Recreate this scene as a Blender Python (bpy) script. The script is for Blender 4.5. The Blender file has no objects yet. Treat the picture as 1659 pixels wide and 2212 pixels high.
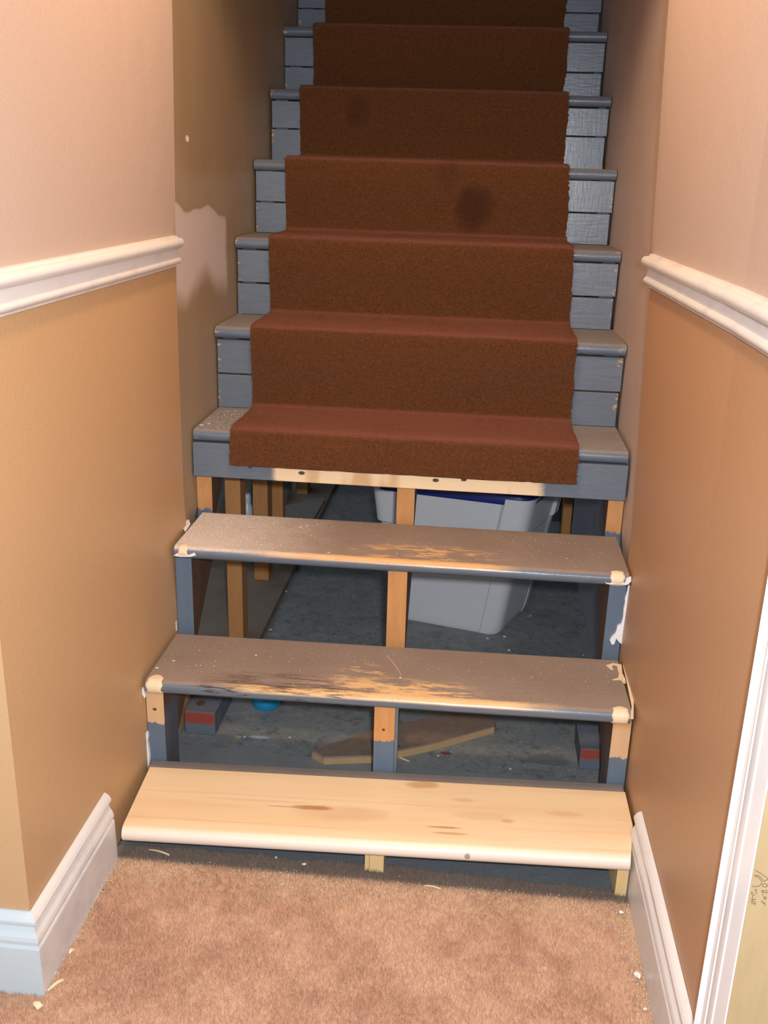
import bpy, math, random
import numpy as np
from mathutils import Matrix, Vector, noise as mnoise
random.seed(7)
C = bpy.context.scene

# ------------------------------------------------------------------ camera, world, lights, exposure
cd = bpy.data.cameras.new('camera'); cam = bpy.data.objects.new('camera', cd)
C.collection.objects.link(cam); C.camera = cam
R_ = (0.99479038, 0.09834034, 0.02685673); U_ = (-0.05716115, 0.31995809, 0.94570578); F_ = (-0.084408, 0.94231417, -0.32391248)
cam.matrix_world = Matrix(((R_[0], U_[0], -F_[0], 0.5991194), (R_[1], U_[1], -F_[1], -1.3975657), (R_[2], U_[2], -F_[2], 1.1602696), (0, 0, 0, 1)))
cd.sensor_fit = 'VERTICAL'; cd.sensor_height = 36; cd.lens = 2130 * 36 / 2212; cd.clip_start = 0.02

C.view_settings.view_transform = 'Standard'; C.view_settings.look = 'None'
C.view_settings.exposure = 0.0; C.view_settings.gamma = 1; C.view_settings.use_curve_mapping = False

w = bpy.data.worlds.new('world'); C.world = w; w.use_nodes = True
w.node_tree.nodes['Background'].inputs[0].default_value = (0.74, 0.86, 1.0, 1)
w.node_tree.nodes['Background'].inputs[1].default_value = 0.95

def light(name, kind, loc, target, energy, color, size=0.1):
    d = bpy.data.lights.new(name, kind); d.energy = energy; d.color = color
    if kind == 'AREA': d.size = size
    else: d.shadow_soft_size = size
    o = bpy.data.objects.new(name, d); C.collection.objects.link(o); o.location = loc
    o.rotation_euler = (Vector(target) - Vector(loc)).to_track_quat('-Z', 'Y').to_euler()
    return o
light('camera_flash', 'AREA', (0.645, -1.40, 1.215), (0.46, 0.6, 0.55), 30.0, (0.90, 0.94, 1.0), 0.04)
light('ceiling_lamp', 'POINT', (0.40, 0.17, 2.0), (0.4, 0.17, 0), 27.0, (1.0, 0.71, 0.45), 0.06)

# ------------------------------------------------------------------ node helpers
class NT:
    def __init__(s, name):
        s.m = bpy.data.materials.new(name); s.m.use_nodes = True; s.t = s.m.node_tree
        s.b = s.t.nodes['Principled BSDF']; s.P = s.n('ShaderNodeNewGeometry').outputs['Position']
    def n(s, k): return s.t.nodes.new(k)
    def put(s, sock, v):
        if isinstance(v, bpy.types.NodeSocket): s.t.links.new(v, sock)
        elif isinstance(v, (tuple, list)) and sock.type == 'RGBA': sock.default_value = (*v, 1) if len(v) == 3 else v
        else: sock.default_value = v
    def math(s, op, a, b=0.0, c=None):
        n = s.n('ShaderNodeMath'); n.operation = op; s.put(n.inputs[0], a); s.put(n.inputs[1], b)
        if c is not None: s.put(n.inputs[2], c)
        return n.outputs[0]
    def xyz(s):
        n = s.n('ShaderNodeSeparateXYZ'); s.put(n.inputs[0], s.P); return n.outputs
    def nrm(s):
        n = s.n('ShaderNodeSeparateXYZ'); s.put(n.inputs[0], s.n('ShaderNodeNewGeometry').outputs['Normal']); return n.outputs
    def vec(s, sc=(1, 1, 1), off=(0, 0, 0)):
        n = s.n('ShaderNodeMapping'); s.put(n.inputs['Vector'], s.P); n.inputs['Scale'].default_value = sc; n.inputs['Location'].default_value = off
        return n.outputs[0]
    def noise(s, scale, sc=(1, 1, 1), det=3, rough=.55, off=(0, 0, 0), dist=0):
        n = s.n('ShaderNodeTexNoise'); s.put(n.inputs['Vector'], s.vec(sc, off)); n.inputs['Scale'].default_value = scale
        n.inputs['Detail'].default_value = det; n.inputs['Roughness'].default_value = rough; n.inputs['Distortion'].default_value = dist
        return n.outputs[0]
    def step(s, v, lo, hi):
        n = s.n('ShaderNodeMapRange'); n.interpolation_type = 'SMOOTHSTEP'; s.put(n.inputs[0], v); s.put(n.inputs[1], lo); s.put(n.inputs[2], hi)
        return n.outputs[0]
    def mix(s, f, a, b):
        n = s.n('ShaderNodeMix'); n.data_type = 'RGBA'; s.put(n.inputs[0], f); s.put(n.inputs[6], a); s.put(n.inputs[7], b); return n.outputs[2]
    def mul(s, *a):
        r = a[0]
        for q in a[1:]: r = s.math('MULTIPLY', r, q)
        return r
    def band(s, v, lo, hi, soft): return s.mul(s.step(v, lo - soft, lo + soft), s.math('SUBTRACT', 1.0, s.step(v, hi - soft, hi + soft)))
    def blob(s, cx, cy, cz, rx, ry, rz, soft=.5):
        x, y, z = s.xyz(); t = []
        for v, c, r in ((x, cx, rx), (y, cy, ry), (z, cz, rz)):
            if r: q = s.math('DIVIDE', s.math('SUBTRACT', v, c), r); t.append(s.math('MULTIPLY', q, q))
        d = t[0]
        for q in t[1:]: d = s.math('ADD', d, q)
        d = s.math('ADD', d, s.math('MULTIPLY', s.math('SUBTRACT', s.noise(30), .5), 1.6))
        return s.math('SUBTRACT', 1.0, s.step(d, 1 - soft, 1 + soft))
    def bump(s, h, dist, strength=1.0):
        n = s.n('ShaderNodeBump'); n.inputs['Distance'].default_value = dist; n.inputs['Strength'].default_value = strength; s.put(n.inputs['Height'], h)
        s.put(s.b.inputs['Normal'], n.outputs[0])
    def fin(s, col, rough=.6, spec=.4):
        s.put(s.b.inputs['Base Color'], col); s.put(s.b.inputs['Roughness'], rough); s.put(s.b.inputs['Specular IOR Level'], spec); return s.m

def srgb(r, g, b):
    return tuple((v / 255 / 12.92) if v <= 10 else ((v / 255 + .055) / 1.055) ** 2.4 for v in (r, g, b))

def plain(name, col, rough=.6, spec=.4, var=.12, scale=40, bd=0.0004):
    t = NT(name); n = t.noise(scale)
    d = tuple(v * (1 - var) for v in col); l = tuple(min(1, v * (1 + var)) for v in col)
    t.bump(t.noise(scale * 8), bd, .6); return t.fin(t.mix(n, d, l), rough, spec)

# --- wall paint
def wall_paint(name, up, lo, zsplit, rough=.45):
    t = NT(name); x, y, z = t.xyz()
    col = t.mix(t.step(z, zsplit - .001, zsplit + .001), lo, up)
    col = t.mix(t.mul(t.noise(3.5, det=4), .25), col, tuple(v * .8 for v in lo))
    # scuffs
    sc = t.step(t.noise(14, (1, 6, .5), det=5, off=(3, 1, 2)), .73, .80)
    col = t.mix(t.mul(sc, .22), col, (.75, .62, .5))
    t.bump(t.noise(260, det=3), .0009, .55); return t.fin(col, rough, .45)
UP = (.53, .405, .335); LO = (.56, .345, .175)
m_wall = wall_paint('hall_wall_paint', UP, LO, 1.01)
m_wallfront = wall_paint('hall_side_wall_tone', UP, (.42, .35, .23), 1.01)  # lower band greyer than on the other hall walls
m_wallb = wall_paint('hall_wall_paint_right', UP, (.50, .285, .15), 1.01)
m_stairwall_r = plain('stairwell_wall_paint_right', (.56, .415, .335), .5, .4, .12, 6, .0006)
m_ceiling = plain('ceiling_paint', (.75, .70, .62), .8)
m_bare = plain('drywall_core', (.72, .66, .60), .8, .2)

def left_stair_paint():
    t = NT('stairwell_wall_paint_left'); x, y, z = t.xyz()
    col = t.mix(t.noise(5, (1, 2.2, .6), det=4), (.27, .185, .10), (.36, .255, .15))
    # primer patch with rolled drip edges
    wob = t.math('MULTIPLY', t.math('SUBTRACT', t.noise(9, (1, .55, .25), det=1, off=(0, .3, 0)), .5), .17)
    fine = t.math('MULTIPLY', t.math('SUBTRACT', t.noise(40, (1, .35, .6), det=2), .5), .02)
    top = t.math('ADD', t.math('ADD', z, wob), fine)
    s1 = t.math('SUBTRACT', 1.0, t.step(top, 1.085, 1.092))
    bot = t.math('ADD', t.math('ADD', z, t.math('MULTIPLY', wob, .9)), t.math('MULTIPLY', y, -.06))
    s2 = t.step(bot, .835, .905)
    s3 = t.math('SUBTRACT', 1.0, t.step(t.math('ADD', y, fine), .965, 1.0))
    col = t.mix(t.mul(s1, s2, s3), col, (.60, .50, .455))
    # lighter grimy halo above the patch
    s4 = t.mul(t.band(top, 1.09, 1.17, .03), t.math('SUBTRACT', 1.0, t.step(y, 1.0, 1.15)))
    col = t.mix(t.mul(s4, .4), col, (.38, .31, .22))
    s5 = t.math('SUBTRACT', 1.0, t.step(z, .6, .95))
    col = t.mix(t.mul(s5, .35), col, (.42, .31, .235))
    ch = t.mix(t.blob(0, .69, 1.218, 0, .012, .006, .2), col, (.75, .7, .62))
    t.bump(t.noise(220), .0009, .5); return t.fin(ch, .5, .4)
m_stairwall_l = left_stair_paint()

def trim_paint(name, col, dust):
    t = NT(name)
    c = t.mix(t.mul(t.step(t.noise(16, (1, 1, 1), det=5), .5, .75), dust), col, (.55, .5, .52))
    t.bump(t.noise(120), .0003, .4); return t.fin(c, .32, .5)
m_trim = trim_paint('white_gloss_trim_paint', (.76, .72, .68), .5)
m_basefront = trim_paint('white_baseboard_paint_dim_light', (.56, .62, .64), .15)  # same white trim, its dimmer bluish light put into the colour
m_casing = trim_paint('white_casing_paint', (.90, .92, .94), .1)

def painted_wood(name, base, dusty, worn=None, bare=(.60, .32, .12)):
    """grey stair paint: brush grain along x, dust and warm lamplight tone on upward faces, optional worn strip on the tread edges"""
    t = NT(name); x, y, z = t.xyz(); nx, ny, nz = t.nrm()
    g = t.noise(60, (.35, 2, 2), det=4)
    col = t.mix(g, tuple(v * .82 for v in base), tuple(v * 1.15 for v in base))
    upf = t.step(nz, .55, .95)
    dn = t.math('ADD', t.math('MULTIPLY', t.noise(9, (1, 1, 1), det=5), .55), t.math('MULTIPLY', t.noise(170, (1, 1.5, 1), det=4), .45))
    dcol = t.mix(dn, tuple(v * .70 for v in dusty), tuple(v * 1.32 for v in dusty))
    scr = t.step(t.noise(60, (.5, 3, 1), det=5, rough=.75, dist=1.5, off=(7, 2, 0)), .66, .70); dcol = t.mix(t.mul(scr, .35), dcol, (.50, .36, .26))
    col = t.mix(upf, col, dcol)
    rough = .42
    if worn: col = worn(t, col, upf)
    # tiny chips along the ends
    chip = t.mul(t.step(t.noise(55, (1, 1, 2.5), det=3, off=(5, 5, 5)), .60, .63), t.math('MAXIMUM', t.math('SUBTRACT', 1.0, t.step(x, -.003, .008)), t.mul(t.step(x, .912, .922), .8)))
    col = t.mix(chip, col, bare)
    t.bump(t.math('ADD', g, t.math('MULTIPLY', t.noise(90, (2, 1, .35), det=3), .5)), .0006, .8)
    return t.fin(col, t.math('ADD', .30, t.math('MULTIPLY', upf, .35)), .5)
GREY = (.125, .150, .185); DUST_WARM_LIT = (.265, .200, .160)  # tread-top brown: dust with the warm lamplight put into the colour

def worn_t3(t, col, upf):
    x, y, z = t.xyz()
    top = t.step(t.nrm()[2], .15, .5)
    st = t.noise(70, (.24, 1.5, 1), det=6, rough=.7); bl = t.noise(11, (.8, 1.6, 1), det=3, off=(1.3, 0, 0))
    # thin strip rubbed bare right on the nose, patchy scuffs behind it
    m1 = t.mul(t.band(t.math('ADD', x, t.math('MULTIPLY', bl, .12)), .24, .74, .06), t.math('SUBTRACT', 1.0, t.step(t.math('ADD', y, t.math('MULTIPLY', t.math('SUBTRACT', st, .5), .020)), .4345, .4395)))
    m2 = t.mul(t.blob(.52, .470, .43, .14, .045, 0, .7), t.step(t.math('ADD', t.math('MULTIPLY', st, .6), t.math('MULTIPLY', bl, .4)), .515, .555))
    col = t.mix(t.mul(t.math('MAXIMUM', m1, m2), top, .9), col, t.mix(st, (.55, .27, .09), (.80, .50, .22)))
    # white plaster dust drifted on the left end
    d = t.math('SUBTRACT', 1.0, t.step(t.math('ADD', x, t.math('MULTIPLY', t.noise(22, det=5), .12)), .12, .44))
    col = t.mix(t.mul(d, t.step(t.noise(420, det=3), .2, .55), .9, t.step(t.nrm()[2], .4, .8)), col, (.72, .63, .57))
    return col
def worn_t2(t, col, upf):
    x, y, z = t.xyz()
    top = t.step(t.nrm()[2], .15, .5)
    st = t.noise(75, (.24, 1.5, 1), det=6, rough=.72, off=(3, 0, 0)); bl = t.noise(12, (.8, 1.6, 1), det=3, off=(4.3, 0, 0))
    m1 = t.mul(t.band(t.math('ADD', x, t.math('MULTIPLY', bl, .12)), .24, .80, .06), t.math('SUBTRACT', 1.0, t.step(t.math('ADD', y, t.math('MULTIPLY', t.math('SUBTRACT', st, .5), .026)), .2205, .2255)))
    m2 = t.mul(t.blob(.49, .238, .25, .16, .040, 0, .7), t.step(t.math('ADD', t.math('MULTIPLY', st, .6), t.math('MULTIPLY', bl, .4)), .475, .52))
    m3 = t.mul(t.blob(.41, .30, .25, .05, .03, 0, .9), t.step(st, .54, .60))
    col = t.mix(t.mul(t.math('MAXIMUM', t.math('MAXIMUM', m1, m2), m3), top, .92), col, t.mix(st, (.58, .31, .11), (.86, .60, .30)))
    sc = t.noise(90, (.10, 1.5, 1), det=6, rough=.78, off=(2, 0, 0))
    k = t.blob(.25, .232, .25, .12, .040, 0, .8)
    col = t.mix(t.mul(k, t.step(sc, .44, .60), top, .8), col, (.085, .045, .03))
    k2 = t.blob(.34, .222, .25, .10, .012, 0, .8)
    col = t.mix(t.mul(k2, t.step(sc, .46, .56), top, .8), col, (.10, .06, .035))
    f = t.mul(t.band(x, .11, .42, .03), t.step(sc, .56, .60), t.math('SUBTRACT', 1.0, t.step(y, .2125, .2165)))
    return t.mix(f, col, (.025, .024, .026))
def worn_none(t, col, upf): return col
m_t1old = painted_wood('old_grey_paint_bottom_tread', GREY, (.22, .185, .165))
m_t2 = painted_wood('worn_grey_paint_second_tread', GREY, DUST_WARM_LIT, worn_t2)
m_t3 = painted_wood('worn_grey_paint_third_tread', GREY, DUST_WARM_LIT, worn_t3)
m_grey = painted_wood('grey_stair_paint', GREY, (.25, .22, .20))

def apron_mat():
    t = NT('grey_paint_scraped_to_pine'); x, y, z = t.xyz()
    g = t.noise(60, (.35, 2, 2), det=4)
    col = t.mix(g, tuple(v * .8 for v in GREY), tuple(v * 1.15 for v in GREY))
    nz = t.math('MULTIPLY', t.math('SUBTRACT', t.noise(18, det=4), .5), .05)
    xx = t.math('ADD', x, nz)
    m = t.band(xx, .17, .745, .012)
    wood = t.mix(t.noise(14, (1.2, 3, 8), det=4, dist=.4), (.80, .56, .31), (.86, .66, .42))
    kn = t.step(t.noise(9, (1, 1, .2), det=2, off=(1, 3, 0)), .58, .64)
    wood = t.mix(t.mul(kn, .7), wood, (.55, .30, .12))
    for cx, cz in ((.235, .541), (.527, .541), (.587, .546)):
        wood = t.mix(t.blob(cx, 0, cz, .007, 0, .004, .5), wood, (.10, .06, .04))
    t.bump(g, .0006, .7); return t.fin(t.mix(m, col, wood), .5, .4)
m_apron = apron_mat()

def stringer_mat():
    t = NT('stringer_wood_and_paint'); x, y, z = t.xyz(); nx, ny, nz = t.nrm()
    g = t.noise(22, (3, 1, .6), det=5, dist=.6)
    wood = t.mix(g, (.46, .19, .055), (.68, .34, .13))
    pale = t.mix(g, (.58, .34, .17), (.72, .47, .27))
    wood = t.mix(t.mul(t.math('SUBTRACT', 1.0, t.step(z, .2, .22)), t.math('SUBTRACT', 1.0, t.band(x, .3, .6, .01))), wood, pale)
    kn = t.blob(.02, 0, .172, .004, 0, .003, .4); wood = t.mix(kn, wood, (.12, .05, .03))
    kn = t.blob(.464, 0, .165, .003, 0, .003, .4); wood = t.mix(kn, wood, (.12, .05, .03))
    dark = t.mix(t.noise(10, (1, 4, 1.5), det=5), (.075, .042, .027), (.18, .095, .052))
    paint = t.mix(t.noise(50, (1, 1, .3)), (.10, .135, .18), (.135, .175, .225))
    wb = t.math('MULTIPLY', t.math('SUBTRACT', t.noise(60, (1, 1, .4)), .5), .03)
    zz = t.math('ADD', z, wb)
    bare = t.math('MAXIMUM', t.band(zz, .142, .3, .002), 0.0)
    bare = t.mul(bare, t.math('SUBTRACT', 1.0, t.step(y, .32, .34)))
    bare = t.math('MAXIMUM', bare, t.band(zz, .435, .545, .003))
    mid = t.mul(t.band(x, .3, .6, .01), t.step(y, .40, .42))
    bare = t.math('MAXIMUM', bare, mid)
    front = t.mix(bare, paint, wood)
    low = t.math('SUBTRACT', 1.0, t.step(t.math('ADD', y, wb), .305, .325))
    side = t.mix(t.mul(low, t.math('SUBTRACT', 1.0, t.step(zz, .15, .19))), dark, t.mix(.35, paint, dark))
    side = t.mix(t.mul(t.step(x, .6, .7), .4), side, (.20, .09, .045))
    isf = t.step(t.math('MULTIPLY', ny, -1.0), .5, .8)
    t.bump(g, .0005, .6); return t.fin(t.mix(isf, side, front), .6, .3)
m_stringer = stringer_mat()

def pine_mat():
    t = NT('new_pine_tread'); x, y, z = t.xyz()
    wv = t.noise(7, (.16, 2.4, 1), det=6, rough=.55, dist=.35)
    col = t.mix(t.step(wv, .3, .72), (.88, .69, .45), (.80, .57, .33))
    gl = t.noise(34, (.05, 3.0, 1), det=4)
    col = t.mix(t.mul(t.step(gl, .58, .68), .30), col, (.62, .35, .15))
    # finger-joined board seam: two staves slightly different
    col = t.mix(t.mul(t.step(y, .118, .120), .22), col, (.70, .47, .24))
    for cx, cy, rx, ry, s in ((.351, .097, .034, .007, .95), (.40, .085, .08, .02, .25), (.545, .186, .03, .011, .6), (.357, .098, .010, .003, .7), (.30, .096, .03, .0015, .7), (.60, .046, .03, .003, .6), (.589, .062, .03, .003, .8), (.66, .10, .05, .012, .2), (.80, .12, .03, .008, .25), (.25, .11, .10, .004, .2), (.575, .205, .006, .004, .8), (.70, .09, .012, .006, .45), (.62, .145, .02, .006, .3)):
        col = t.mix(t.mul(t.blob(cx, cy, 0, rx, ry, 0, .7), s), col, (.50, .245, .10))
    front = t.math('SUBTRACT', 1.0, t.step(y, .006, .022))
    col = t.mix(t.mul(front, .8), col, (.84, .72, .62))
    kk = t.blob(.632, 0, .07, .005, 0, .006, .4)
    col = t.mix(t.mul(front, kk), col, (.42, .30, .22))
    t.bump(t.noise(60, (.1, 2, 1)), .0003, .5); return t.fin(col, .38, .45)
m_pine = pine_mat()

def fir(name, a, b, rough=.6):
    t = NT(name); g = t.noise(14, (4, 4, .5), det=5, dist=.8)
    col = t.mix(g, a, b); col = t.mix(t.mul(t.step(t.noise(24, det=2), .70, .76), .7), col, tuple(v * .35 for v in a))
    t.bump(g, .0006, .6); return t.fin(col, rough, .3)
m_stud = fir('orange_fir_stud', (.36, .15, .05), (.52, .25, .09))
m_stud2 = fir('tan_fir_stud', (.40, .21, .075), (.58, .32, .13))
m_newblock = fir('new_pine_block', (.66, .42, .17), (.80, .58, .30))
m_jamb = fir('raw_pine_jamb', (.36, .245, .12), (.47, .355, .20))
m_ink = plain('stamp_ink', (.11, .065, .04), .8)
m_scrap = fir('rough_scrap_wood', (.15, .105, .08), (.28, .20, .145))
m_scrapedge = plain('scrap_wood_edge', (.42, .28, .14), .7)

def concrete():
    t = NT('dark_painted_concrete')
    n = t.noise(9, det=6, rough=.65); col = t.mix(n, (.125, .138, .140), (.265, .278, .275))
    n2 = t.noise(2.2, det=4, off=(4, 4, 4)); col = t.mix(t.mul(t.step(n2, .48, .68), .5), col, (.20, .21, .205))
    mid = t.noise(45, (1, 1, 1), det=6, rough=.7, off=(8, 1, 0)); col = t.mix(t.mul(t.step(mid, .52, .62), .45), col, (.28, .29, .28)); col = t.mix(t.mul(t.math('SUBTRACT', 1.0, t.step(mid, .36, .46)), .5), col, (.06, .065, .07))
    sp = t.step(t.noise(420, det=1), .72, .76); col = t.mix(t.mul(sp, .45), col, (.45, .47, .50))
    x, y, z = t.xyz()
    paint = t.mul(t.math('SUBTRACT', 1.0, t.step(y, .19, .21)), .8); col = t.mix(paint, col, (.115, .132, .150))
    for cx, cy, rx, ry, c in ((.175, .452, .022, .006, (.40, .46, .50)), (.128, .446, .006, .006, (.45, .36, .18)), (.583, .446, .012, .006, (.20, .02, .03)), (.80, .45, .05, .02, (.12, .13, .14))):
        col = t.mix(t.mul(t.blob(cx, cy, 0, rx, ry, 0, .4), .8), col, c)
    t.bump(t.math('ADD', n, t.noise(120, det=4)), .0022, .6); return t.fin(col, .55, .35)
m_conc = concrete()
m_base = plain('grey_base_board_paint', (.20, .21, .21), .6, .35, .25, 18, .0006)
m_sill = plain('dusty_brown_sole_plate', (.20, .16, .125), .8, .2, .3, 10, .0008)
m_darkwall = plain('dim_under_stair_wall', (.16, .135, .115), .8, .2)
m_undergrey = plain('blue_grey_under_stair_wall', (.36, .39, .44), .6, .3, .12, 12)

def hall_carpet(name, fibre=False):
    t = NT(name)
    if fibre:
        r = t.n('ShaderNodeNewGeometry').outputs['Random Per Island']
    else: r = t.noise(700, det=2)
    big = t.noise(6, det=4, off=(1, 2, 0)); mid = t.noise(26, det=4)
    f = t.math('ADD', t.math('MULTIPLY', big, .6), t.math('MULTIPLY', mid, .4))
    col = t.mix(t.step(f, .36, .62), (.52, .265, .155), (.70, .43, .275))
    col = t.mix(t.mul(t.math('SUBTRACT', r, .2), .45), col, (.80, .58, .40))
    x, y, z = t.xyz()
    # sawdust along the step and the edges, tread's cast shadow painted dark under the nosing
    sd = t.mul(t.band(t.math('ADD', y, t.math('MULTIPLY', t.math('SUBTRACT', t.noise(30), .5), .05)), -.065, .0, .02), t.step(t.noise(90), .42, .62))
    col = t.mix(t.mul(sd, .6), col, (.72, .52, .32))
    sd = t.mul(t.step(t.math('ADD', x, t.math('MULTIPLY', t.noise(40), .03)), .885, .91), t.step(t.noise(110), .42, .6))
    col = t.mix(t.mul(sd, .6), col, (.74, .54, .34))
    nose_shade = t.step(y, .002, .014); col = t.mix(t.mul(nose_shade, .85), col, (.13, .105, .085))
    if not fibre: t.bump(t.noise(500, det=3), .003, .8)
    t.b.inputs['Sheen Weight'].default_value = .15
    return t.fin(col, .95, .1)
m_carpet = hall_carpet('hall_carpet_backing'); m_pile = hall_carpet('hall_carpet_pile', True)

def runner_mat(fibre=False):
    t = NT('rust_brown_runner_pile' if fibre else 'rust_brown_runner'); x, y, z = t.xyz(); nx, ny, nz = t.nrm()
    a = t.noise(760, (1, 1, 1), det=3, rough=.8); b = t.noise(190, det=3)
    col = t.mix(t.step(t.math('ADD', t.math('MULTIPLY', a, .75), t.math('MULTIPLY', b, .25)), .36, .64), (.052, .019, .006), (.195, .068, .018))
    gd = t.step(t.noise(640, det=1, off=(9, 3, 1)), .66, .70)
    col = t.mix(t.mul(gd, .55), col, (.26, .14, .035))
    if fibre:
        r = t.n('ShaderNodeNewGeometry').outputs['Random Per Island']
        col = t.mix(r, (.045, .014, .005), (.23, .075, .02)); col = t.mix(t.step(r, .955, .96), col, (.46, .27, .07)); col = t.mix(t.mul(t.step(r, .90, .905), t.math('SUBTRACT', 1.0, t.step(r, .95, .955))), col, (.07, .055, .02))
    w = t.n('ShaderNodeTexWave'); w.bands_direction = 'Z'; w.inputs['Scale'].default_value = 95; w.inputs['Distortion'].default_value = 2.5; w.inputs['Detail'].default_value = 2
    t.put(w.inputs['Vector'], t.P)
    col = t.mix(t.mul(w.outputs[1], .16), col, (.05, .015, .008))
    # trodden tops of the steps: matted pile, with sheen and lamplight painted in redder
    upf = t.step(nz, .25, .8); col = t.mix(t.mul(upf, .75), col, t.mix(b, (.15, .045, .026), (.26, .085, .048)))
    # dark stains
    for cx, cy, cz, r, s in ((.57, 1.0, 1.085, .045, .65), (.24, 1.2, 1.32, .03, .35), (.50, 1.05, 1.17, .03, .25)):
        col = t.mix(t.mul(t.blob(cx, 0, cz, r, 0, r * 1.2, .9), s), col, (.035, .012, .006))
    if not fibre: t.bump(t.math('ADD', a, t.math('MULTIPLY', w.outputs[1], .35)), .0035, .75)
    t.b.inputs['Sheen Weight'].default_value = .25; t.put(t.b.inputs['Sheen Tint'], (.9, .45, .35)); t.b.inputs['Sheen Roughness'].default_value = .5
    return t.fin(col, .95, .1)
m_runner = runner_mat(); m_rpile = runner_mat(True)
m_plaster = plain('white_plaster', (.80, .78, .76), .7, .3, .08)
m_filler = plain('beige_wood_filler', (.78, .62, .42), .55, .3, .08)
m_bin = plain('pale_grey_plastic', (.56, .57, .59), .38, .4, .02, 10, .0001)
m_lid = plain('blue_plastic_lid', (.012, .025, .16), .4, .4, .05)
m_bottle = plain('white_bottle_plastic', (.50, .55, .62), .35, .5, .03)
m_bag = plain('crumpled_clear_plastic', (.20, .24, .26), .25, .6, .4, 30, .004)
m_slab = plain('pale_board', (.22, .195, .18), .7, .3, .1)
m_blue = plain('bright_blue_plastic', (.01, .25, .48), .35, .5, .05)
m_radiator = plain('black_radiator_paint', (.012, .02, .024), .4, .5)
def brick_mat():
    t = NT('grey_painted_red_brick'); x, y, z = t.xyz()
    col = t.mix(t.noise(30, det=4), (.09, .11, .14), (.15, .17, .20))
    red = t.mul(t.step(t.math('MULTIPLY', t.nrm()[1], -1.0), .5, .8), t.band(t.math('ADD', z, t.math('MULTIPLY', t.math('SUBTRACT', t.noise(40), .5), .02)), .014, .044, .004))
    col = t.mix(red, col, (.30, .065, .045)); t.bump(t.noise(90, det=5), .002, .7); return t.fin(col, .8, .2)
m_brick = brick_mat()
m_shaving = plain('pine_shaving', (.85, .66, .40), .6)
m_specks = plain('plaster_specks', (.85, .78, .68), .7)
m_matchhead = plain('match_head', (.70, .18, .03), .5)
m_nail = plain('rusty_dark_metal', (.07, .045, .035), .5)

# ------------------------------------------------------------------ mesh helpers
def props(o, label=None, cat=None, group=None, kind=None):
    for k, v in (('label', label), ('category', cat), ('group', group), ('kind', kind)):
        if v: o[k] = v
    return o
def empty(name, loc, label, cat, group=None):
    o = bpy.data.objects.new(name, None); C.collection.objects.link(o); o.location = loc; o.empty_display_size = .05
    return props(o, label, cat, group)
def wloc(o):
    v = Vector(o.location)
    while o.parent: o = o.parent; v += Vector(o.location)
    return v
def mesh(name, V, F, mat, parent=None, smooth=False, label=None, cat=None, group=None, kind=None, mats=None, fm=None, angle=None):
    V = [Vector(v) for v in V]
    lo = Vector((min(v[i] for v in V) for i in range(3))); hi = Vector((max(v[i] for v in V) for i in range(3)))
    org = Vector(((lo.x + hi.x) / 2, (lo.y + hi.y) / 2, lo.z))
    me = bpy.data.meshes.new(name); me.from_pydata([tuple(v - org) for v in V], [], F)
    for m in (mats or [mat]): me.materials.append(m)
    if fm: me.polygons.foreach_set('material_index', fm)
    me.update()
    import bmesh
    bm = bmesh.new(); bm.from_mesh(me); bmesh.ops.recalc_face_normals(bm, faces=bm.faces); bm.to_mesh(me); bm.free()
    if smooth:
        me.polygons.foreach_set('use_smooth', [True] * len(me.polygons))
        if angle: me.set_sharp_from_angle(angle=math.radians(angle))
    o = bpy.data.objects.new(name, me); C.collection.objects.link(o)
    if parent: o.parent = parent; o.location = org - wloc(parent)
    else: o.location = org
    return props(o, label, cat, group, kind)
def bev(o, w, seg=2):
    b = o.modifiers.new('bevel', 'BEVEL'); b.width = w; b.segments = seg; b.limit_method = 'ANGLE'; b.angle_limit = .6; return o
def boxg(a, b):
    x0, y0, z0 = a; x1, y1, z1 = b
    V = [(x0, y0, z0), (x1, y0, z0), (x1, y1, z0), (x0, y1, z0), (x0, y0, z1), (x1, y0, z1), (x1, y1, z1), (x0, y1, z1)]
    return V, [(0, 3, 2, 1), (4, 5, 6, 7), (0, 1, 5, 4), (1, 2, 6, 5), (2, 3, 7, 6), (3, 0, 4, 7)]
def loft(rings, cap=True):
    V = []; F = []; n = len(rings[0])
    for r in rings: V += list(r)
    for i in range(len(rings) - 1):
        for j in range(n):
            k = (j + 1) % n; F.append((i * n + j, i * n + k, (i + 1) * n + k, (i + 1) * n + j))
    if cap: F.append(tuple(range(n - 1, -1, -1))); F.append(tuple(range((len(rings) - 1) * n, len(rings) * n)))
    return V, F
def join(parts):
    V = []; F = []
    for v, f in parts:
        o = len(V); V += list(v); F += [tuple(i + o for i in q) for q in f]
    return V, F

# ------------------------------------------------------------------ measured stair geometry (metres, carpet = 0)
RUN, RISE = .21214, .18651
Y = [.0044, .2083, .4239, .6366, .8475, 1.0599, 1.2736, 1.4846, 1.6985, 1.9105, 2.1226, 2.3348]
ZL = [.0593, .2388, .4296, .6211, .8130, 1.0005, 1.1845, 1.3704, 1.5537, 1.7402, 1.9267, 2.1132]
ZR = [.0895, .2474, .4284, .6187, .8100, .9975, 1.1832, 1.3689, 1.5520, 1.7385, 1.9250, 2.1115]
XL = [.0275, .0104, .0090, -.0045, -.0071, -.0069, -.0057, -.0053, -.0088, -.0088, -.0088, -.0088]
XR = [.9032, .9155, .9211, .9276, .9315, .9270, .9247, .9168, .9123, .9123, .9123, .9123]
ZL = [z + .004 for z in ZL]; ZR = [z + .004 for z in ZR]
NS = 12
def zs(i, x): return ZL[i] + (ZR[i] - ZL[i]) * x / .92
FACE = [Y[i] + (.022 if i < 3 else .030) for i in range(NS)]

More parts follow.
